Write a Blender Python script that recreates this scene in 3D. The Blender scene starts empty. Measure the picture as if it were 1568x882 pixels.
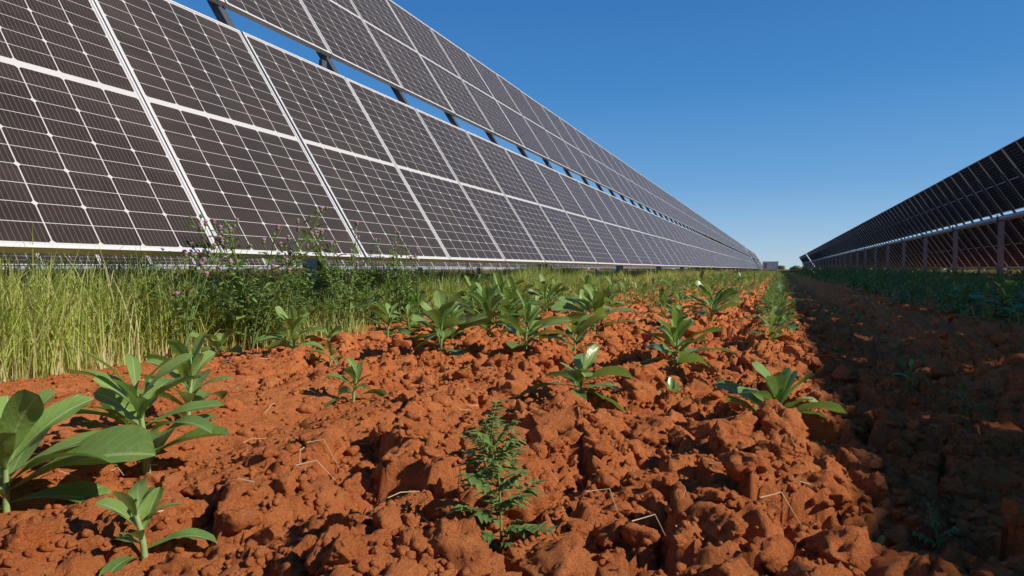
import bpy, math, random, bmesh
import numpy as np
from mathutils import Vector, noise as mn
random.seed(7); rng=np.random.default_rng(11)
sc=bpy.context.scene
# ------------------------------------------------------------------ helpers
def mesh_obj(name,V,F3=None,F4=None,uv=None,var=None,mat=None,parent=None,smooth=False):
    V=np.asarray(V,dtype=np.float32); me=bpy.data.meshes.new(name)
    me.vertices.add(len(V)); me.vertices.foreach_set("co",V.ravel())
    F3=np.zeros((0,3),int) if F3 is None or len(F3)==0 else np.asarray(F3)
    F4=np.zeros((0,4),int) if F4 is None or len(F4)==0 else np.asarray(F4)
    li=np.concatenate([F3.ravel(),F4.ravel()]).astype(np.int32)
    ls=np.concatenate([np.arange(len(F3))*3,len(F3)*3+np.arange(len(F4))*4]).astype(np.int32)
    me.loops.add(len(li)); me.loops.foreach_set("vertex_index",li)
    me.polygons.add(len(ls)); me.polygons.foreach_set("loop_start",ls)
    me.update(calc_edges=True)
    me.polygons.foreach_set("use_smooth",np.full(len(me.polygons),bool(smooth)))
    if uv is not None:
        a=me.attributes.new("luv",'FLOAT_VECTOR','POINT')
        u3=np.zeros((len(V),3),np.float32); u3[:,:2]=uv; a.data.foreach_set("vector",u3.ravel())
    if var is not None:
        a=me.attributes.new("var",'FLOAT','POINT'); a.data.foreach_set("value",np.asarray(var,np.float32))
    if mat: me.materials.append(mat)
    o=bpy.data.objects.new(name,me); sc.collection.objects.link(o)
    if parent: o.parent=parent
    return o
def empty(name,loc=(0,0,0)):
    o=bpy.data.objects.new(name,None); o.location=loc; sc.collection.objects.link(o); o.empty_display_size=.1; return o
class Acc:
    def __init__(s): s.V=[];s.F3=[];s.F4=[];s.U=[];s.R=[];s.n=0
    def add(s,V,F3=None,F4=None,uv=None,var=0.5):
        V=np.asarray(V,float)
        s.V.append(V)
        if F3 is not None and len(F3): s.F3.append(np.asarray(F3)+s.n)
        if F4 is not None and len(F4): s.F4.append(np.asarray(F4)+s.n)
        s.U.append(np.zeros((len(V),2)) if uv is None else np.asarray(uv,float))
        s.R.append(np.full(len(V),var) if np.isscalar(var) else np.asarray(var))
        s.n+=len(V)
    def data(s):
        c=lambda l,w:np.concatenate(l) if l else np.zeros((0,w),int)
        return c(s.V,3),c(s.F3,3),c(s.F4,4),c(s.U,2),np.concatenate(s.R) if s.R else np.zeros(0)
    def obj(s,name,mat,parent=None,smooth=False):
        V,a,b,u,r=s.data(); return mesh_obj(name,V,a,b,u,r,mat,parent,smooth)
def h2(ix,iy,k=0):
    n=(ix.astype(np.int64)*374761393+iy.astype(np.int64)*668265263+k*974634777)&0xffffffff
    n=((n^(n>>13))*1274126177)&0xffffffff
    return ((n^(n>>16))&0xffffff)/float(0xffffff)
def vn(x,y,k=0):
    ix=np.floor(x);iy=np.floor(y);fx=x-ix;fy=y-iy
    fx=fx*fx*(3-2*fx);fy=fy*fy*(3-2*fy)
    a=h2(ix,iy,k);b=h2(ix+1,iy,k);c=h2(ix,iy+1,k);d=h2(ix+1,iy+1,k)
    return (a*(1-fx)+b*fx)*(1-fy)+(c*(1-fx)+d*fx)*fy-.5
def fbm(x,y,o=4,k=0,g=.5):
    r=0;a=1
    for i in range(o):
        r=r+a*vn(x,y,k+i); x=x*2.03+3.1;y=y*2.03+1.7;a*=g
    return r
def worley(x,y,k=0):
    ix=np.floor(x);iy=np.floor(y);f1=np.full(np.shape(x),9.);f2=f1.copy();hid=np.zeros(np.shape(x));ox=hid.copy();oy=hid.copy()
    for dx in(-1,0,1):
        for dy in(-1,0,1):
            cx=ix+dx;cy=iy+dy
            ax=cx+h2(cx,cy,k)-x;ay=cy+h2(cx,cy,k+5)-y
            d=np.hypot(ax,ay); m=d<f1
            f2=np.where(m,f1,np.minimum(f2,d)); hid=np.where(m,h2(cx,cy,k+9),hid); ox=np.where(m,ax,ox);oy=np.where(m,ay,oy); f1=np.where(m,d,f1)
    return f1,f2,hid,ox,oy
def sstep(a,b,x):
    t=np.clip((x-a)/(b-a),0,1); return t*t*(3-2*t)
def rough_zone(x,y):   # 0 = fine soil, 1 = cloddy
    z=sstep(-.95,-.45,x+.35*vn(x*2,y*2,40))*1.0
    z=np.maximum(z,sstep(1.3,2.0,y)*.8)
    z=z*(1-.4*sstep(.15,.6,x))
    z=z*(1-.75*sstep(-1.7,-2.1,x))
    return np.clip(z,.15,1)
def gh_raw(x,y):
    dist=np.hypot(x,y); fade=1-sstep(8,30,dist); rz=rough_zone(x,y)
    wx=x+.06*fbm(x*9,y*9,4,21); wy=y+.06*fbm(x*9,y*9,4,31)
    h=.03*fbm(x*1.3,y*1.3,2,1)*fade
    h=h+.014*np.cos(x/.41*2*math.pi)*fade*np.exp(-((x+.8)/2.5)**2)
    h=h-.06*np.exp(-((x-.5)/.26)**2)*fade
    f1,f2,hd,ox,oy=worley(wx/.14,wy/.14,3)
    crack=sstep(.0,.14,f2-f1)
    tilt=(ox*(hd-.5)*1.6+oy*(np.mod(hd*7.1,1)-.5)*1.6)
    dome=1-np.minimum(f1,1)**2
    h=h+fade*rz*((.014+.050*hd+.032*tilt+.010*dome)*crack-.032)
    f1,f2,hd,ox,oy=worley(wx/.05+9,wy/.05,7)
    h=h+fade*(.2+.8*rz)*((.016*hd+.006*(1-np.minimum(f1,1)**2)+.016*(ox*(hd-.5)*2))*sstep(0,.16,f2-f1)-.008)
    f1,f2,hd,ox,oy=worley(wx/.02+9,wy/.02+4,13)
    h=h+fade*(.4+.6*rz)*.008*(hd*.5+.5*(1-np.minimum(f1,1)**2))*sstep(0,.25,f2-f1)
    h=h+fade*.013*fbm(x*26,y*26,4,50)*(.5+.5*rz)
    return h-.004
# ------------------------------------------------------------------ node helpers
class NT:
    def __init__(s,name):
        s.m=bpy.data.materials.new(name); s.m.use_nodes=True; s.t=s.m.node_tree; s.t.nodes.clear()
        s.out=s.t.nodes.new('ShaderNodeOutputMaterial')
    def n(s,ty,**kw):
        d=s.t.nodes.new(ty)
        for k,v in kw.items():
            if k in d.inputs: s.set(d.inputs[k],v)
            else: setattr(d,k,v)
        return d
    def set(s,i,v):
        if isinstance(v,bpy.types.NodeSocket): s.t.links.new(v,i)
        else: i.default_value=v
    def M(s,op,a,b=None,c=None):
        d=s.t.nodes.new('ShaderNodeMath'); d.operation=op
        for i,v in enumerate((a,b,c)):
            if v is not None: s.set(d.inputs[i],v)
        return d.outputs[0]
    def mix(s,f,a,b):
        d=s.t.nodes.new('ShaderNodeMix'); d.data_type='RGBA'
        s.set(d.inputs[0],f); s.set(d.inputs[6],a); s.set(d.inputs[7],b); return d.outputs[2]
    def noise(s,vec,scale,detail=4,rough=.55):
        d=s.n('ShaderNodeTexNoise'); s.set(d.inputs['Scale'],scale); s.set(d.inputs['Detail'],detail); s.set(d.inputs['Roughness'],rough)
        s.set(d.inputs['Vector'],vec); return d.outputs[0]
    def ramp(s,f,a,b):
        d=s.n('ShaderNodeMapRange'); s.set(d.inputs[0],f); d.inputs[1].default_value=a; d.inputs[2].default_value=b; return d.outputs[0]
def C(r,g,b): return (r,g,b,1)
def principled(nt,**kw):
    p=nt.n('ShaderNodeBsdfPrincipled')
    for k,v in kw.items(): nt.set(p.inputs[k.replace('_',' ')],v)
    return p
def soil_mat():
    t=NT('red_soil'); pos=t.n('ShaderNodeNewGeometry').outputs['Position']
    n1=t.ramp(t.noise(pos,4.5,4),.35,.65); n2=t.ramp(t.noise(pos,26,4,.65),.36,.66); n3=t.ramp(t.noise(pos,240,2,.7),.38,.66)
    c=t.mix(n1,C(.66,.175,.048),C(.76,.250,.078)); c=t.mix(t.M('MULTIPLY',n2,.65),c,C(.48,.108,.027))
    c=t.mix(t.M('MULTIPLY',n3,.4),c,C(.82,.34,.13))
    sx=t.n('ShaderNodeSeparateXYZ',Vector=pos)
    far=t.ramp(sx.outputs[1],22,60); left=t.ramp(sx.outputs[0],-2.35,-2.8)
    g=t.M('MULTIPLY',t.M('MAXIMUM',far,left),t.ramp(t.noise(pos,5,3),.25,.5))
    gc=t.mix(t.noise(pos,9,3),C(.07,.10,.03),C(.20,.17,.07))
    c=t.mix(t.M('MULTIPLY',g,.8),c,gc)
    b=t.n('ShaderNodeBump'); b.inputs['Strength'].default_value=1.; b.inputs['Distance'].default_value=.016
    hh=t.M('ADD',t.noise(pos,80,7,.78),t.M('MULTIPLY',t.noise(pos,420,2,.7),.22))
    t.set(b.inputs['Height'],hh)
    p=principled(t,Base_Color=c,Roughness=.95,Normal=b.outputs[0]); p.inputs['Specular IOR Level'].default_value=.06
    t.set(t.out.inputs[0],p.outputs[0]); return t.m
SOIL=soil_mat()
def leaf_mat(name,c1,c2,rib,dry=None,rough=.42,trans=.3,tc=(.22,.34,.04),bump=True,spec=.4):
    t=NT(name); a=t.n('ShaderNodeAttribute',attribute_name='luv'); v=t.n('ShaderNodeAttribute',attribute_name='var').outputs['Fac']
    c=t.mix(v,c1,c2); nrm=None
    if bump:
        s=t.n('ShaderNodeSeparateXYZ',Vector=a.outputs['Vector']); u=s.outputs[0]; w=s.outputs[1]
        pos=t.n('ShaderNodeNewGeometry').outputs['Position']
        c=t.mix(t.M('MULTIPLY',t.ramp(t.noise(pos,60,2),.4,.7),.35),c,c2)
        ribm=t.ramp(t.M('ABSOLUTE',u),.10,.04)
        vein=t.M('PINGPONG',t.M('SUBTRACT',t.M('MULTIPLY',w,9),t.M('MULTIPLY',t.M('ABSOLUTE',u),2.2)),.5)
        vm=t.M('MULTIPLY',t.ramp(vein,.07,.02),.3)
        c=t.mix(t.M('MAXIMUM',t.M('MULTIPLY',ribm,.8),vm),c,rib)
        c=t.mix(t.M('MULTIPLY',t.ramp(t.noise(pos,140,3,.7),.57,.77),.3),c,C(.42,.22,.11))
        bp=t.n('ShaderNodeBump'); bp.inputs['Strength'].default_value=.4; bp.inputs['Distance'].default_value=.002
        t.set(bp.inputs['Height'],t.M('ADD',t.M('MULTIPLY',vm,-1.5),t.noise(pos,120,1))); nrm=bp.outputs[0]
    if dry is not None: c=t.mix(t.ramp(v,.86,.93),c,dry)
    p=principled(t,Base_Color=c,Roughness=rough)
    if nrm: t.set(p.inputs['Normal'],nrm)
    p.inputs['Specular IOR Level'].default_value=spec
    tr=t.n('ShaderNodeBsdfTranslucent'); t.set(tr.inputs[0],t.mix(.5,c,C(*tc)))
    m=t.n('ShaderNodeMixShader'); m.inputs[0].default_value=trans
    t.set(m.inputs[1],p.outputs[0]); t.set(m.inputs[2],tr.outputs[0]); t.set(t.out.inputs[0],m.outputs[0]); return t.m
LEAF=leaf_mat('crop_leaf',C(.125,.235,.045),C(.27,.39,.09),C(.42,.52,.22),rough=.33,tc=(.28,.40,.05),spec=.5)
LEAFLO=leaf_mat('crop_leaf_field',C(.11,.21,.040),C(.25,.36,.085),C(.30,.42,.14),rough=.45,bump=False)
FERN=leaf_mat('fine_weed_leaf',C(.12,.20,.05),C(.27,.37,.10),C(.14,.22,.07),rough=.6,bump=False)
GRASS=leaf_mat('grass_blade',C(.24,.33,.045),C(.52,.56,.14),C(.26,.34,.10),dry=C(.72,.62,.33),rough=.5,trans=.42,tc=(.48,.54,.09),bump=False)
def simple(name,col,rough=.5,metal=0,nscale=20,namp=.25,spec=.5):
    t=NT(name); pos=t.n('ShaderNodeNewGeometry').outputs['Position']
    f=t.M('MULTIPLY',t.ramp(t.noise(pos,nscale,5),.35,.7),namp)
    c=t.mix(f,C(*col),C(col[0]*.5,col[1]*.45,col[2]*.4))
    p=principled(t,Base_Color=c,Roughness=rough,Metallic=metal); p.inputs['Specular IOR Level'].default_value=spec
    t.set(t.out.inputs[0],p.outputs[0]); return t.m
ALU=simple('anodised_aluminium_frame',(.68,.66,.62),.45,.1,6,.12)
STEEL=simple('galvanised_steel',(.36,.37,.38),.45,.5,12,.3)
DARK=simple('weathered_steel_bracket',(.09,.09,.095),.6,.3,12,.2)
STRAW=simple('dry_straw',(.60,.47,.28),.8,0,30,.3,.2)
PURPLE=simple('thistle_flower',(.45,.18,.36),.7,0,80,.3,.2)
WHITE=simple('white_painted_steel',(.82,.82,.80),.5,0,2,.1)
PW,PH=1.118,1.781
def panel_mat(name,back=False):
    t=NT(name); a=t.n('ShaderNodeAttribute',attribute_name='luv'); s=t.n('ShaderNodeSeparateXYZ',Vector=a.outputs['Vector'])
    u=s.outputs[0]; v=s.outputs[1]; M=t.M
    cw=(PW-.044)/6; ch=(PH/2-.016-.024)/10
    uu=M('DIVIDE',M('SUBTRACT',u,.022),cw)
    du=M('MULTIPLY',M('PINGPONG',uu,.5),cw)
    v2=M('SUBTRACT',M('ABSOLUTE',M('SUBTRACT',v,PH/2)),.016)
    dv=M('MULTIPLY',M('PINGPONG',M('DIVIDE',v2,ch),.5),ch)
    dv2=M('MULTIPLY',M('PINGPONG',M('DIVIDE',v2,2*ch),.5),2*ch)
    m=M('LESS_THAN',du,.0026)
    m=M('MAXIMUM',m,M('LESS_THAN',dv,.0013))
    m=M('MAXIMUM',m,M('LESS_THAN',M('ADD',du,dv2),.013))
    m=M('MAXIMUM',m,M('LESS_THAN',v2,0)); m=M('MAXIMUM',m,M('GREATER_THAN',v2,ch*10))
    m=M('MAXIMUM',m,M('LESS_THAN',uu,0)); m=M('MAXIMUM',m,M('GREATER_THAN',uu,6))
    bus=M('LESS_THAN',M('PINGPONG',M('MULTIPLY',uu,9),.5),.055)
    pos=t.n('ShaderNodeNewGeometry').outputs['Position']
    cellid=t.n('ShaderNodeTexWhiteNoise'); cv=t.n('ShaderNodeCombineXYZ')
    t.set(cv.inputs[0],M('ADD',M('FLOOR',uu),M('MULTIPLY',t.n('ShaderNodeAttribute',attribute_name='var').outputs['Fac'],917))); t.set(cv.inputs[1],M('FLOOR',M('DIVIDE',v,ch)))
    t.set(cellid.inputs['Vector'],cv.outputs[0])
    if back:
        c=t.mix(cellid.outputs[0],C(.012,.013,.017),C(.019,.020,.025)); c=t.mix(m,c,C(.40,.42,.47))
        p=principled(t,Base_Color=c,Roughness=.7); p.inputs['Specular IOR Level'].default_value=.05
    else:
        c=t.mix(cellid.outputs[0],C(.024,.018,.017),C(.035,.027,.025))
        c=t.mix(M('MULTIPLY',bus,.28),c,C(.35,.32,.30))
        c=t.mix(m,c,C(.74,.71,.67))
        dust=M('MULTIPLY',t.ramp(t.noise(pos,2.3,6,.7),.3,.75),.06)
        c=t.mix(dust,c,C(.42,.29,.18))
        p=principled(t,Base_Color=c,Roughness=.3); p.inputs['IOR'].default_value=1.18
        p.inputs['Sheen Weight'].default_value=.5; p.inputs['Sheen Roughness'].default_value=.4; p.inputs['Sheen Tint'].default_value=C(.92,.68,.38)
    tr=t.n('ShaderNodeBsdfTranslucent'); tr.inputs[0].default_value=C(.8,.8,.78)
    mx=t.n('ShaderNodeMixShader'); t.set(mx.inputs[0],M('MULTIPLY',m,.25)); t.set(mx.inputs[1],p.outputs[0]); t.set(mx.inputs[2],tr.outputs[0])
    t.set(t.out.inputs[0],mx.outputs[0]); return t.m
PANEL=panel_mat('solar_cells'); PBACK=panel_mat('solar_cells_rear',True)
# ------------------------------------------------------------------ ground sheet
def axis(R,s0,g,end):
    out=[0.];s=s0
    while out[-1]<end:
        if out[-1]>R: s*=g
        out.append(out[-1]+s)
    return np.array(out)
xa=axis(1.5,.0072,1.034,1600); X=np.concatenate([-.4-xa[:0:-1],-.4+xa])
ya=axis(1.1,.0072,1.034,1600); Y=np.concatenate([1.3-ya[:0:-1],1.3+ya])
gx,gy=np.meshgrid(X,Y,indexing='ij'); nx,ny=gx.shape
gz=gh_raw(gx,gy)
idx=np.arange(nx*ny).reshape(nx,ny)
F=np.stack([idx[:-1,:-1],idx[1:,:-1],idx[1:,1:],idx[:-1,1:]],-1).reshape(-1,4)
mesh_obj('ground',np.stack([gx,gy,gz],-1).reshape(-1,3),F4=F,mat=SOIL,smooth=True)
def gh(x,y):
    x=np.asarray(x,float);y=np.asarray(y,float)
    i=np.clip(np.searchsorted(X,x)-1,0,nx-2); j=np.clip(np.searchsorted(Y,y)-1,0,ny-2)
    fx=(x-X[i])/(X[i+1]-X[i]);fy=(y-Y[j])/(Y[j+1]-Y[j])
    return (gz[i,j]*(1-fx)+gz[i+1,j]*fx)*(1-fy)+(gz[i,j+1]*(1-fx)+gz[i+1,j+1]*fx)*fy
# crop seedlings near the viewpoint: x, y, height, leaf reach, leaves, flatness
hero=[(-1.05,.854,.26,.20,22,.25),(-1.185,1.067,.20,.15,15,.1),(-1.05,.62,.15,.22,18,.45),(-.70,.565,.10,.09,10,.2),
 (.007,1.577,.17,.18,21,.3),(-1.041,1.468,.10,.115,11,.25),(-.469,1.651,.075,.19,13,.7),(-.256,1.781,.075,.10,9,.25),
 (-.319,2.292,.19,.2,20,.25),(-1.211,2.285,.21,.23,19,.2),(-1.323,3.011,.26,.25,21,.15),(-.875,2.324,.19,.2,17,.25),
 (-.756,2.572,.17,.18,15,.25),(-.842,3.204,.25,.24,21,.15),(-1.682,2.001,.17,.17,15,.25),(-2.0,1.956,.10,.15,10,.4),
 (-1.504,1.982,.07,.09,8,.2),(-.368,4.198,.22,.22,18,.2),(-.02,3.0,.13,.15,12,.3),(-1.30,2.55,.18,.18,14,.3),
 (.125,.964,.035,.045,6,.3),(.42,2.51,.09,.09,8,.2),(-1.75,2.75,.18,.17,13,.2),(-1.0,3.6,.23,.22,16,.2),(-1.45,3.6,.24,.23,16,.2),
 (-1.9,2.5,.12,.12,10,.2),(-.5,3.7,.15,.17,14,.3)]
ferns=[(-.315,.746,.175,24),(.2,1.0,.07,9),(.46,2.0,.11,10)]
PB=np.array([(h[0],h[1]) for h in hero]+[(f[0],f[1]) for f in ferns])
# ------------------------------------------------------------------ soil clods
def ico(sub):
    bm=bmesh.new(); bmesh.ops.create_icosphere(bm,subdivisions=sub,radius=1)
    V=np.array([v.co[:] for v in bm.verts]); F=np.array([[v.index for v in f.verts] for f in bm.faces]); bm.free(); return V,F
def clod_variants(sub,n,fine):
    V0,F=ico(sub); res=[]
    for k in range(n):
        V=V0.copy(); off=Vector((k*7.3,k*1.7,3))
        V=V*np.array([1+mn.noise(Vector(v)*1.1+off)*.5 for v in V])[:,None]
        for j in range(11):
            nrm=rng.normal(size=3); nrm/=np.linalg.norm(nrm); d=rng.uniform(.45,.82)
            e=V@nrm-d; V=V-np.where(e>0,e*.85,0)[:,None]*nrm
        if fine:
            dis=np.array([mn.fractal(Vector(v)*2.6+off,.7,2,6)*.20-abs(mn.noise(Vector(v)*2.8+off))*.30+mn.noise(Vector(v)*9+off)*.12 for v in V])
            V=V*(1+dis)[:,None]
        V=V*np.array([1.2,rng.uniform(.85,1.15),rng.uniform(.75,1.)])
        res.append(V)
    return res,F
def scatter_clods(acc,vars_,n,rmin,rmax,xr,yr,power,sink,base=0.,near=1.,clear=1.):
    res,F=vars_
    m=n*9
    x=rng.uniform(*xr,m); y=yr[0]+(yr[1]-yr[0])*rng.random(m)**near; r=rmin+(rmax-rmin)*rng.random(m)**power
    k=rng.random(m)<base+(1-base)*rough_zone(x,y)**1.5
    for px,py in PB: k&=np.hypot(x-px,y-py)>r*1.1+.012*clear
    x=x[k][:n];y=y[k][:n];r=r[k][:n]; n=len(x); z=gh(x,y)
    vi=rng.integers(len(res),size=n)
    for q in range(len(res)):
        s=np.where(vi==q)[0]
        if not len(s): continue
        a=rng.uniform(0,6.28,len(s));b=rng.uniform(-.6,.6,len(s)); ca,sa,cb,sb=np.cos(a),np.sin(a),np.cos(b),np.sin(b); o=np.zeros(len(s))
        Rm=np.stack([np.stack([ca,-sa*cb,sa*sb],-1),np.stack([sa,ca*cb,-ca*sb],-1),np.stack([o,sb,cb],-1)],1)
        W=np.einsum('nij,vj->nvi',Rm,res[q])*r[s][:,None,None]+np.stack([x[s],y[s],z[s]+r[s]*sink],-1)[:,None,:]
        nv=len(res[q]); FF=(F[None]+(np.arange(len(s))*nv)[:,None,None]).reshape(-1,3)
        acc.add(W.reshape(-1,3),F3=FF)
acc=Acc()
vl=clod_variants(4,10,True); vm=clod_variants(3,12,True); vs=clod_variants(1,8,False)
scatter_clods(acc,vl,190,.028,.066,(-.95,.6),(.48,2.4),2.0,-.05)
scatter_clods(acc,vm,2000,.008,.027,(-1.6,1.2),(.42,3.2),1.5,.1,.06,1.3)
scatter_clods(acc,vm,700,.02,.055,(-2.1,1.6),(2.2,8),1.8,.1,0,1.3)
scatter_clods(acc,vs,38000,.0018,.009,(-2.2,1.6),(.35,4.0),1.8,.35,.35,1.6,0)
acc.obj('soil_clods',SOIL,smooth=True)
# ------------------------------------------------------------------ tracker rows
BF=np.array([[0,1,3,2],[4,6,7,5],[0,4,5,1],[2,3,7,6],[0,2,6,4],[1,5,7,3]])
def wbox(acc,x0,x1,y0,y1,z0,z1):
    acc.add([(x,y,z) for x in(x0,x1) for y in(y0,y1) for z in(z0,z1)],F4=BF)
tau=math.radians(57.3); ST,CT=math.sin(tau),math.cos(tau); ZC=.35+1.671; PITCH=1.134; GAP=.117
def tracker_row(Xc,ta,tb,t0=.037):
    e=np.array([-CT,0,ST]); n=np.array([ST,0,CT]); yv=np.array([0,1.,0]); Cc=np.array([Xc,0,ZC])
    def box(acc,L0,L1,a,b,d0,d1,var=.5):
        P=[];U=[]
        for L in(L0,L1):
            for t in(a,b):
                for d in(d0,d1):
                    P.append(Cc+L*e+t*yv+d*n); U.append((t-a+.002,L-L0+.002))
        acc.add(P,F4=BF,uv=U,var=var)
    root=empty('solar_tracker_row',(0,0,0))
    G=Acc();K=Acc();Fr=Acc();B=Acc();S=Acc()
    k0=math.ceil((ta-t0)/PITCH);k1=math.floor((tb-t0)/PITCH)
    for k in range(k0,k1):
        a=t0+k*PITCH+.008;b=a+PW
        for s in(0,1):
            L0=GAP if s else -GAP-PH; L1=L0+PH
            j=rng.normal(0,.0018); vr=rng.random(); L0+=rng.normal(0,.0015); L1=L0+PH
            box(G,L0+.002,L1-.002,a+.002,b-.002,-.005+j,-.002+j,vr)
            box(K,L0+.002,L1-.002,a+.002,b-.002,-.010+j,-.007+j,vr)
            w=.013
            box(Fr,L0,L0+w,a,b,-.034+j,.002+j); box(Fr,L1-w,L1,a,b,-.034+j,.002+j)
            box(Fr,L0+w,L1-w,a,a+w,-.034+j,.002+j); box(Fr,L0+w,L1-w,b-w,b,-.034+j,.002+j)
        tc=t0+k*PITCH
        box(B,-1.25,1.25,tc-.035,tc+.035,-.095,-.041)
    ts=np.linspace(k0*PITCH+t0-.3,k1*PITCH+t0+.3,3); R=.085; N=12; cen=Cc-n*.185
    V=[]
    for t in ts:
        for i in range(N):
            an=2*math.pi*i/N; V.append(cen+np.array([R*math.cos(an),t,R*math.sin(an)]))
    F4=[[j*N+i,j*N+(i+1)%N,(j+1)*N+(i+1)%N,(j+1)*N+i] for j in range(2) for i in range(N)]
    S.add(V,F4=F4)
    t=k0*PITCH+t0+1.0
    while t<k1*PITCH+t0:
        x=cen[0]; zt=cen[2]-.09
        wbox(S,x-.075,x+.075,t-.052,t-.044,-.3,zt); wbox(S,x-.075,x+.075,t+.044,t+.052,-.3,zt)
        wbox(S,x-.004,x+.004,t-.044,t+.044,-.3,zt)
        wbox(B,x-.13,x+.13,t-.03,t+.03,zt-.04,zt+.004)
        wbox(B,x-.12,x-.09,t-.03,t+.03,zt+.004,zt+.2); wbox(B,x+.09,x+.12,t-.03,t+.03,zt+.004,zt+.2)
        t+=PITCH*5
    G.obj('glass_modules',PANEL,root); K.obj('module_rear_sheets',PBACK,root); Fr.obj('module_frames',ALU,root)
    B.obj('purlins_and_brackets',DARK,root); S.obj('torque_tube_and_posts',STEEL,root)
XL=-3.368; RP=9.993
tracker_row(XL,-9,101); tracker_row(XL,106,150)
tracker_row(XL+RP,-22,150); tracker_row(XL+RP,154,200)
tracker_row(XL-RP,-6,101)
tracker_row(XL+2*RP,5,130)
# small white inverter cabin at the end of the aisle
r_=empty('inverter_cabin',(0,0,0)); a_=Acc(); b_=Acc()
wbox(a_,-2.4,.2,127,129.4,.25,1.6); wbox(a_,-2.5,.3,126.9,129.5,1.603,1.7)
wbox(b_,-2.3,.1,127.1,129.3,-.1,.247)
wbox(b_,-2.2,-1.65,126.985,126.997,.45,1.4)
a_.obj('cabin_shell_and_roof',WHITE,r_); b_.obj('plinth_and_door',STEEL,r_)
# ------------------------------------------------------------------ plants
def leaf_geo(L,W,nl,phi0,phi1,fold=.25,wav=.0,twist=0.,droop=1.3,widest=.62):
    s=np.linspace(0,1,nl+1); ds=L/nl
    ph=phi0+(phi1-phi0)*s**droop
    y=np.concatenate([[0],np.cumsum(np.cos((ph[1:]+ph[:-1])/2)*ds)]); z=np.concatenate([[0],np.cumsum(np.sin((ph[1:]+ph[:-1])/2)*ds)])
    p=widest/(1-widest)*.75
    prof=(s**(p))*((1-s)**.55); prof/=prof.max(); prof=np.maximum(prof,.09*(1-s)); prof[-1]=.02
    w=W/2*prof
    us=np.array([-1,-.5,0,.5,1]); V=[];U=[]
    for i in range(nl+1):
        ny_,nz_=-math.sin(ph[i]),math.cos(ph[i]); tw=twist*s[i]
        for u in us:
            off=fold*abs(u)*w[i]+wav*W*math.sin(s[i]*14+(1.7 if u>0 else 0))*abs(u)**2
            V.append((u*w[i]*math.cos(tw),y[i]+ny_*off,z[i]+nz_*off+u*w[i]*math.sin(tw))); U.append((u,s[i]))
    F=[[i*5+j,i*5+j+1,(i+1)*5+j+1,(i+1)*5+j] for i in range(nl) for j in range(4)]
    return np.array(V),np.array(F),np.array(U)
def leaf_lo(L,W,phi0,phi1,nl=3):
    s=np.linspace(0,1,nl+1);ds=L/nl; ph=phi0+(phi1-phi0)*s
    y=np.concatenate([[0],np.cumsum(np.cos(ph[1:])*ds)]);z=np.concatenate([[0],np.cumsum(np.sin(ph[1:])*ds)])
    prof=np.interp(s,[0,.3,.65,1],[.15,.6,1,.08])*W/2
    V=[];U=[]
    for i in range(nl+1):
        V+= [(-prof[i],y[i],z[i]+prof[i]*.3),(0,y[i],z[i]),(prof[i],y[i],z[i]+prof[i]*.3)];U+=[(-1,s[i]),(0,s[i]),(1,s[i])]
    F=[[i*3+j,i*3+j+1,i*3+j+4,i*3+j+3] for i in range(nl) for j in range(2)]
    return np.array(V),np.array(F),np.array(U)
def rotz(V,a):
    c,s=math.cos(a),math.sin(a); return V@np.array([[c,s,0],[-s,c,0],[0,0,1]])
def tube(acc,pts,r0,r1,N=6,var=.8,uv0=0.):
    pts=np.array(pts,float);n=len(pts);V=[]
    for i,p in enumerate(pts):
        d=pts[min(i+1,n-1)]-pts[max(i-1,0)]; d/=np.linalg.norm(d)+1e-9
        a=np.cross(d,[.3,.9,.1]);a/=np.linalg.norm(a);b=np.cross(d,a); r=r0+(r1-r0)*i/(n-1)
        for k in range(N):
            t=2*math.pi*k/N; V.append(p+r*(a*math.cos(t)+b*math.sin(t)))
    F=[[i*N+k,i*N+(k+1)%N,(i+1)*N+(k+1)%N,(i+1)*N+k] for i in range(n-1) for k in range(N)]
    acc.add(V,F4=F,uv=np.full((len(V),2),uv0),var=var)
def rosette(H,spread,nleaf,R,hi=True,wr=.27,flat=0.,az0=0):
    A=Acc(); hs=H*.6
    lean=R.normal(0,.08,2)
    stem=[(lean[0]*hs*s*s,lean[1]*hs*s*s,hs*s) for s in np.linspace(-.15,1,5)]
    tube(A,stem,.0055*H/.2+.0015,.003,6 if hi else 4,.85)
    for i in range(nleaf):
        f=i/(nleaf-1); az=az0+i*2.399+R.normal(0,.3)
        z0=hs*(.10+.90*f**.8)
        L=spread*(1.0-.42*f**1.5)*R.uniform(.65,1.12)
        p0=(.55+.9*f**1.6)*(1-flat*.6)+R.normal(0,.15); p1=p0-R.uniform(.5,1.4)*(1-.4*f)
        W=L*wr*R.uniform(.85,1.2)
        if hi: V,F,U=leaf_geo(L,W,12,p0,p1,R.uniform(.12,.5),R.uniform(.01,.06),R.normal(0,.5))
        else: V,F,U=leaf_lo(L,W*1.1,p0,p1)
        V=rotz(V,az); s=z0/hs; V=V+np.array([lean[0]*hs*s*s,lean[1]*hs*s*s,z0])
        A.add(V,F4=F,uv=U,var=float(np.clip(.12+.7*f+R.normal(0,.18),0,.85)))
    return A
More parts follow.
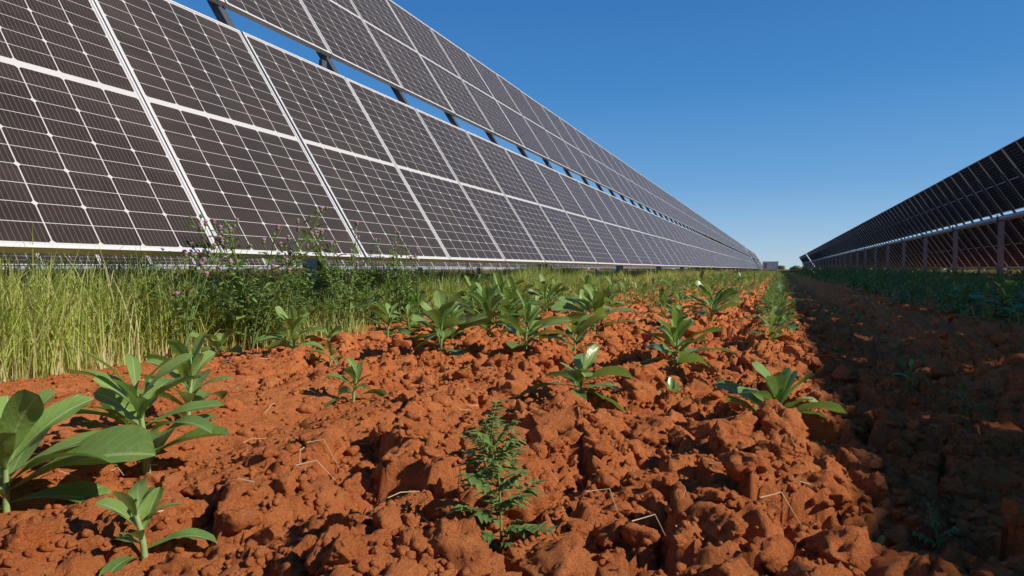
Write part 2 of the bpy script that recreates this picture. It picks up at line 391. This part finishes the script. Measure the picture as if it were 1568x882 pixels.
def fern(H,R,nb=14,hi=True):
    A=Acc(); stem=[(.12*H*math.sin(s*2.5)*.3,.1*H*s*s,H*s) for s in np.linspace(-.1,1,7)]
    tube(A,stem,.0022,.001,5,.7)
    for i in range(nb):
        f=i/(nb-1); z0=H*(.15+.83*f); az=i*2.399+R.normal(0,.3); L=H*.36*(1-.5*f)*R.uniform(.7,1.15)*(.6+.8*min(1,f*3))
        el=.5+.6*f+R.normal(0,.15); npn=7 if hi else 4
        base=np.array([0,.1*H*(z0/H)**2,z0])
        for j in range(1,npn+1):
            g=j/npn; pos=np.array([0,L*g*math.cos(el),L*g*math.sin(el)-.2*L*g*g])
            for sd in(-1,1):
                l=L*.38*(1-.5*abs(g-.45))*R.uniform(.7,1.2)
                for q in range(2 if hi else 1):
                    V,F,U=leaf_lo(l*(1 if q==0 else .6),l*(.5 if hi else .6),R.uniform(-.2,.6),R.uniform(-.6,.3),2)
                    V=rotz(V,-sd*(.9-.4*q+R.normal(0,.15)))+pos
                    A.add(rotz(V,az)+base,F4=F,uv=U,var=float(np.clip(.2+.6*f+R.normal(0,.15),0,.85)))
        tube(A,[base,base+rotz(np.array([[0,L*math.cos(el),L*math.sin(el)-.2*L]]),az)[0]],.0009,.0004,3,.7)
    return A
def place(A,name,mat,x,y,rz=0,sc_=1):
    V,f3,f4,u,r=A.data(); V=rotz(V*sc_,rz)
    o=mesh_obj(name,V,f3,f4,u,r,mat,None,True); o.location=(x,y,float(gh(x,y))-.004); return o
Rn=np.random.default_rng(5)
for i,(x,y,H,S,n,fl) in enumerate(hero):
    place(rosette(H,S,n,Rn,True,flat=fl,wr=.31),'crop_seedling',LEAF,x,y,Rn.uniform(0,6.28))
for x,y,H,nb in ferns: place(fern(H,Rn,nb),'fine_leaved_weed',FERN,x,y,1.2)
lowR=[rosette(Rn.uniform(.13,.25),Rn.uniform(.13,.19),int(Rn.integers(9,18)),Rn,False,wr=.3,flat=Rn.uniform(0,.4)).data() for _ in range(12)]
midR=[rosette(Rn.uniform(.15,.24),.17,14,Rn,True,wr=.29,flat=Rn.uniform(0,.4)).data() for _ in range(6)]
lowF=[fern(.24,Rn,12,False).data() for _ in range(5)]
def add_copy(acc,D,x,y,s,z=None):
    V,f3,f4,u,r=D
    z=float(gh(x,y))-.005 if z is None else z
    acc.add(rotz(V*np.array([s,s,s*rng.uniform(.8,1.15)]),rng.uniform(0,6.28))+np.array([x,y,z]),f3,f4,u,np.clip(r+rng.normal(0,.2),0,.85))
cr=Acc(); fr=Acc()
for rx,y0,dens,sz in [(0,3.3,.95,.95),(-.4,4.7,.7,.95),(-.8,4.2,.85,1.1),(-1.22,4.2,.95,1.2),(-1.62,3.3,.95,1.1),(-2.02,3.0,1,1.0),(-2.25,3.4,.7,.9)]:
    y=y0
    while y<75:
        if rng.random()<dens and vn(np.array(rx*3.),np.array(y*.9),88)>-.35:
            x=rx+rng.normal(0,.04 if rx==0 else .08); s=sz*rng.uniform(.5,1.25)
            if (rx==0 and rng.random()<.6) or rng.random()<.25: add_copy(fr,lowF[rng.integers(5)],x,y,s*.95)
            elif y<5: add_copy(cr,midR[rng.integers(6)],x,y,s)
            else: add_copy(cr,lowR[rng.integers(12)],x,y,s)
        y+=(.12+.14*rng.random()+.006*y*rng.random()) if rx<0 else .10+.004*y
y=3.0
while y<40:
    if rng.random()<.7: add_copy(cr if rng.random()<.5 else fr,lowR[rng.integers(12)] if rng.random()<.5 else lowF[rng.integers(5)],.42+rng.normal(0,.07),y,rng.uniform(.25,.65))
    y+=.22
for i in range(3600):
    y=3.2+66*rng.random()**1.7; x=1.1+max(0,5-y)*.35*rng.random()+6*rng.random()
    s=rng.uniform(.5,1.4)*(1+.01*y)
    if vn(np.array(x*1.3),np.array(y*.7),93)<-.3: continue
    if rng.random()<.45: add_copy(fr,lowF[rng.integers(5)],x,y,s)
    else: add_copy(cr,lowR[rng.integers(12)],x,y,s)
cr.obj('crop_rows',LEAFLO,smooth=True); fr.obj('weed_foliage',FERN)
# ------------------------------------------------------------------ grass
ga=Acc(); EDGE=-2.12
def addg(n,xr,yr,hr,wr,near=1.,edge=True,seed=1,dryf=.14):
    R=np.random.default_rng(seed)
    x=R.uniform(xr[0],xr[1],n); y=yr[0]+(yr[1]-yr[0])*R.random(n)**near
    cl=vn(x*1.7,y*1.7,70)+.5*vn(x*6,y*6,71)
    keep=R.random(n)<np.clip(.65+1.4*cl,.08,1)
    if edge:
        e=EDGE+.30*fbm(x*0,y*1.1,3,90)-.03*np.clip(y-3,0,4); keep&=(R.random(n)<sstep(-.1,.28,e-x))
    x=x[keep];y=y[keep];cl=cl[keep];n=len(x)
    h=R.uniform(hr[0],hr[1],n)*(.9+.7*cl)
    if edge: h*=.4+.6*sstep(-.1,.25,(EDGE-x))
    w=R.uniform(wr[0],wr[1],n); a=R.uniform(0,2*math.pi,n); ln=np.abs(R.normal(0,.45,n))+.05
    b=a+R.normal(0,.6,n)
    z0=gh(x,y)-.01; S=[0,.4,.75,1]; P=[];Uv=[]
    wxx=np.cos(a+math.pi/2);wyy=np.sin(a+math.pi/2)
    for s in S:
        cx=x+np.cos(b)*ln*h*s**2; cy=y+np.sin(b)*ln*h*s**2; cz=z0+h*s*(1-.25*ln*s)
        ww=w*(.5 if s<1 else 0)*(1-.35*s)
        if s<1:
            P.append(np.stack([cx-wxx*ww,cy-wyy*ww,cz],-1));P.append(np.stack([cx+wxx*ww,cy+wyy*ww,cz],-1))
            Uv+= [np.stack([np.full(n,-.6),np.full(n,s)],-1),np.stack([np.full(n,.6),np.full(n,s)],-1)]
        else: P.append(np.stack([cx,cy,cz],-1)); Uv.append(np.stack([np.full(n,.3),np.full(n,1.)],-1))
    V=np.stack(P,1).reshape(-1,3);U=np.stack(Uv,1).reshape(-1,2)
    k=np.arange(n)*7
    F4=np.concatenate([np.stack([k,k+1,k+3,k+2],-1),np.stack([k+2,k+3,k+5,k+4],-1)]); F3=np.stack([k+4,k+5,k+6],-1)
    var=np.clip(.45+.8*cl+R.normal(0,.18,n),0,.85); dry=R.random(n)<dryf; var[dry]=.97
    lowdry=R.random(n)<.45
    var=np.repeat(var,7).reshape(n,7)
    var[lowdry,:2]=.97; var[lowdry,2:4]=np.maximum(var[lowdry,2:4],.86)
    ga.add(V,F3,F4,U,var.ravel())
addg(50000,(-2.9,-1.92),(.6,9),(.22,.42),(.003,.006),near=1.25,seed=1)
addg(22000,(-4.0,-2.8),(.6,9),(.24,.42),(.004,.007),near=1.25,seed=11)
addg(36000,(-2.9,-1.80),(.6,8),(.05,.20),(.002,.004),near=1.2,seed=2,dryf=.6)
addg(36000,(-4.5,-2.0),(8,40),(.22,.40),(.008,.016),near=1.5,seed=3)
addg(12000,(-8,-3.9),(.5,20),(.2,.36),(.008,.014),near=1.2,edge=False,seed=4)
addg(8000,(-2.3,8),(22,75),(.08,.2),(.02,.03),edge=False,seed=5)
addg(7000,(1.2,7),(3.5,25),(.08,.22),(.004,.012),near=1.6,edge=False,seed=15)
addg(5000,(-2.6,-2.05),(.8,9),(.34,.50),(.003,.005),seed=6)
ga.obj('grass',GRASS)
wd=Acc(); wf=Acc()
for i in range(120):
    y=1.8+9*rng.random()**1.3; x=rng.uniform(-3.0,-2.15)
    if rng.random()<.6: add_copy(wf,lowF[rng.integers(5)],x,y,rng.uniform(1.,1.6))
    else: add_copy(wd,midR[rng.integers(6)],x,y,rng.uniform(.7,1.2))
for i in range(20):
    add_copy(wf,lowF[rng.integers(5)],-2.2+rng.normal(0,.1),2.5+rng.normal(0,.4),rng.uniform(1.1,1.7))
wd.obj('broadleaf_weeds',LEAFLO,smooth=True); wf.obj('feathery_weeds',FERN)
def thistle(x,y,H,R,nst=6,fl=.5):
    root=empty('thistle_plant',(x,y,float(gh(x,y))))
    A=Acc();B=Acc(); sv,sf=ico(2)
    for k in range(nst):
        az=R.uniform(0,6.28);sp=R.uniform(.05,.3)*H/.5; hh=H*R.uniform(.7,1)
        pts=[np.array([math.cos(az)*sp*s**1.3*(.35 if math.cos(az)<0 else 1),math.sin(az)*sp*s**1.3,hh*s]) for s in np.linspace(0,1,8)]
        tube(A,pts,.004,.0016,5,.6)
        heads=[pts[-1]]
        for j in range(12):
            f=.2+.78*j/12; i0=f*7; ii=min(int(i0),6); p=pts[ii]*(1-(i0-ii))+pts[ii+1]*(i0-ii)
            a2=j*2.4+R.uniform(0,1); l=H*R.uniform(.12,.22)*(1.1-f*.5)
            V,F,U=leaf_geo(l*.8,l*.26,6,R.uniform(.3,.9),R.uniform(-.6,.2),.5,.12)
            A.add(rotz(V,a2)+p,F4=F,uv=U,var=R.uniform(.4,.85))
            if f>.45:
                q=p+np.array([math.cos(a2)*l*.5,math.sin(a2)*l*.5,l*.8]); tube(A,[p,(p+q)/2+[0,0,-.008],q],.0016,.001,4,.6)
                if R.random()<.55: heads.append(q)
        for q in heads:
            A.add(sv*np.array([.007,.007,.009])+q,F3=sf,uv=np.zeros((len(sv),2)),var=.4)
            if R.random()<fl: B.add(sv*np.array([.009,.009,.007])*R.uniform(.8,1.1)+q+[0,0,.011],F3=sf)
    A.obj('stems_and_leaves',FERN,root,True); B.obj('flower_heads',PURPLE,root,True)
thistle(-2.12,2.25,.66,Rn,9); thistle(-2.12,2.95,.62,Rn,7); thistle(-2.15,3.5,.60,Rn,6); thistle(-2.18,1.95,.50,Rn,5)
st=Acc()
for i in range(160):
    x=rng.uniform(-1.9,.6);y=rng.uniform(.5,3); a=rng.uniform(0,6.28);l=rng.uniform(.015,.07)
    z=float(gh(x,y))+.014; c=rng.uniform(-.4,.4)
    tube(st,[(x,y,z),(x+math.cos(a)*l*.5,y+math.sin(a)*l*.5,z+.004),(x+math.cos(a+c)*l,y+math.sin(a+c)*l,float(gh(x+math.cos(a)*l,y+math.sin(a)*l))+.008)],.0010,.0005,4)
st.obj('dry_straw',STRAW)
dt=Acc(); sv,sf=ico(2)
for i in range(420):
    x=rng.uniform(-160,240); y=520+rng.normal(0,14); s=rng.uniform(.8,1.7)
    dis=1+.35*(rng.random(len(sv))-.5)
    dt.add(sv*dis[:,None]*np.array([s*1.5,s,s])+[x,y,s*.6+rng.random()*.5],F3=sf,uv=np.zeros((len(sv),2)),var=rng.random()*.5)
dt.obj('distant_trees',FERN)
# ------------------------------------------------------------------ light, sky, camera
az=math.radians(86); el=math.atan(.655*math.sin(az))
d=Vector((math.sin(az)*math.cos(el),math.cos(az)*math.cos(el),math.sin(el)))
L=bpy.data.lights.new('sun','SUN'); L.energy=5.0; L.angle=math.radians(.5); L.color=(1,.96,.89)
so=bpy.data.objects.new('sun',L); sc.collection.objects.link(so); so.rotation_euler=d.to_track_quat('Z','Y').to_euler(); so.location=(5,5,20)
w=bpy.data.worlds.new('World'); sc.world=w; w.use_nodes=True; nt=w.node_tree; N=nt.nodes; lk=nt.links.new
sky=N.new('ShaderNodeTexSky'); sky.sky_type='NISHITA'; sky.sun_disc=False; sky.sun_elevation=el; sky.sun_rotation=az
sky.air_density=1.0; sky.dust_density=.1; sky.ozone_density=3.0
hs=N.new('ShaderNodeHueSaturation'); hs.inputs['Saturation'].default_value=1.3; hs.inputs['Value'].default_value=.85
tc=N.new('ShaderNodeTexCoord'); sp=N.new('ShaderNodeSeparateXYZ'); lk(tc.outputs['Generated'],sp.inputs[0])
cr_=N.new('ShaderNodeValToRGB'); lk(sp.outputs[2],cr_.inputs[0]); e=cr_.color_ramp.elements
st_=.105
stops=[(0,(.44,.63,.80)),(.05,(.29,.51,.79)),(.12,(.15,.38,.73)),(.25,(.065,.26,.62)),(.42,(.035,.17,.50)),(.7,(.02,.10,.32)),(1,(.015,.08,.26))]
e[0].position=0; e[0].color=(*stops[0][1],1); e[1].position=1; e[1].color=(*stops[-1][1],1)
for p_,c_ in stops[1:-1]:
    q=e.new(p_); q.color=(*c_,1)
ml=N.new('ShaderNodeVectorMath'); ml.operation='SCALE'; ml.inputs[3].default_value=1/st_; lk(cr_.outputs[0],ml.inputs[0])
mx=N.new('ShaderNodeMix'); mx.data_type='RGBA'; mx.inputs[0].default_value=.78
lk(sky.outputs[0],hs.inputs['Color']); lk(hs.outputs[0],mx.inputs[6]); lk(ml.outputs[0],mx.inputs[7])
bg=N['Background']; bg.inputs[1].default_value=st_; lk(mx.outputs[2],bg.inputs[0])
cam=bpy.data.cameras.new('camera'); co=bpy.data.objects.new('camera',cam); sc.collection.objects.link(co)
cam.lens=23.28; cam.sensor_width=36; cam.clip_start=.02; cam.clip_end=5000
co.location=(0,0,.35); co.rotation_euler=(math.radians(90-1.64),0,math.radians(21.8)); sc.camera=co
sc.view_settings.view_transform='Standard'; sc.view_settings.look='None'; sc.view_settings.exposure=0
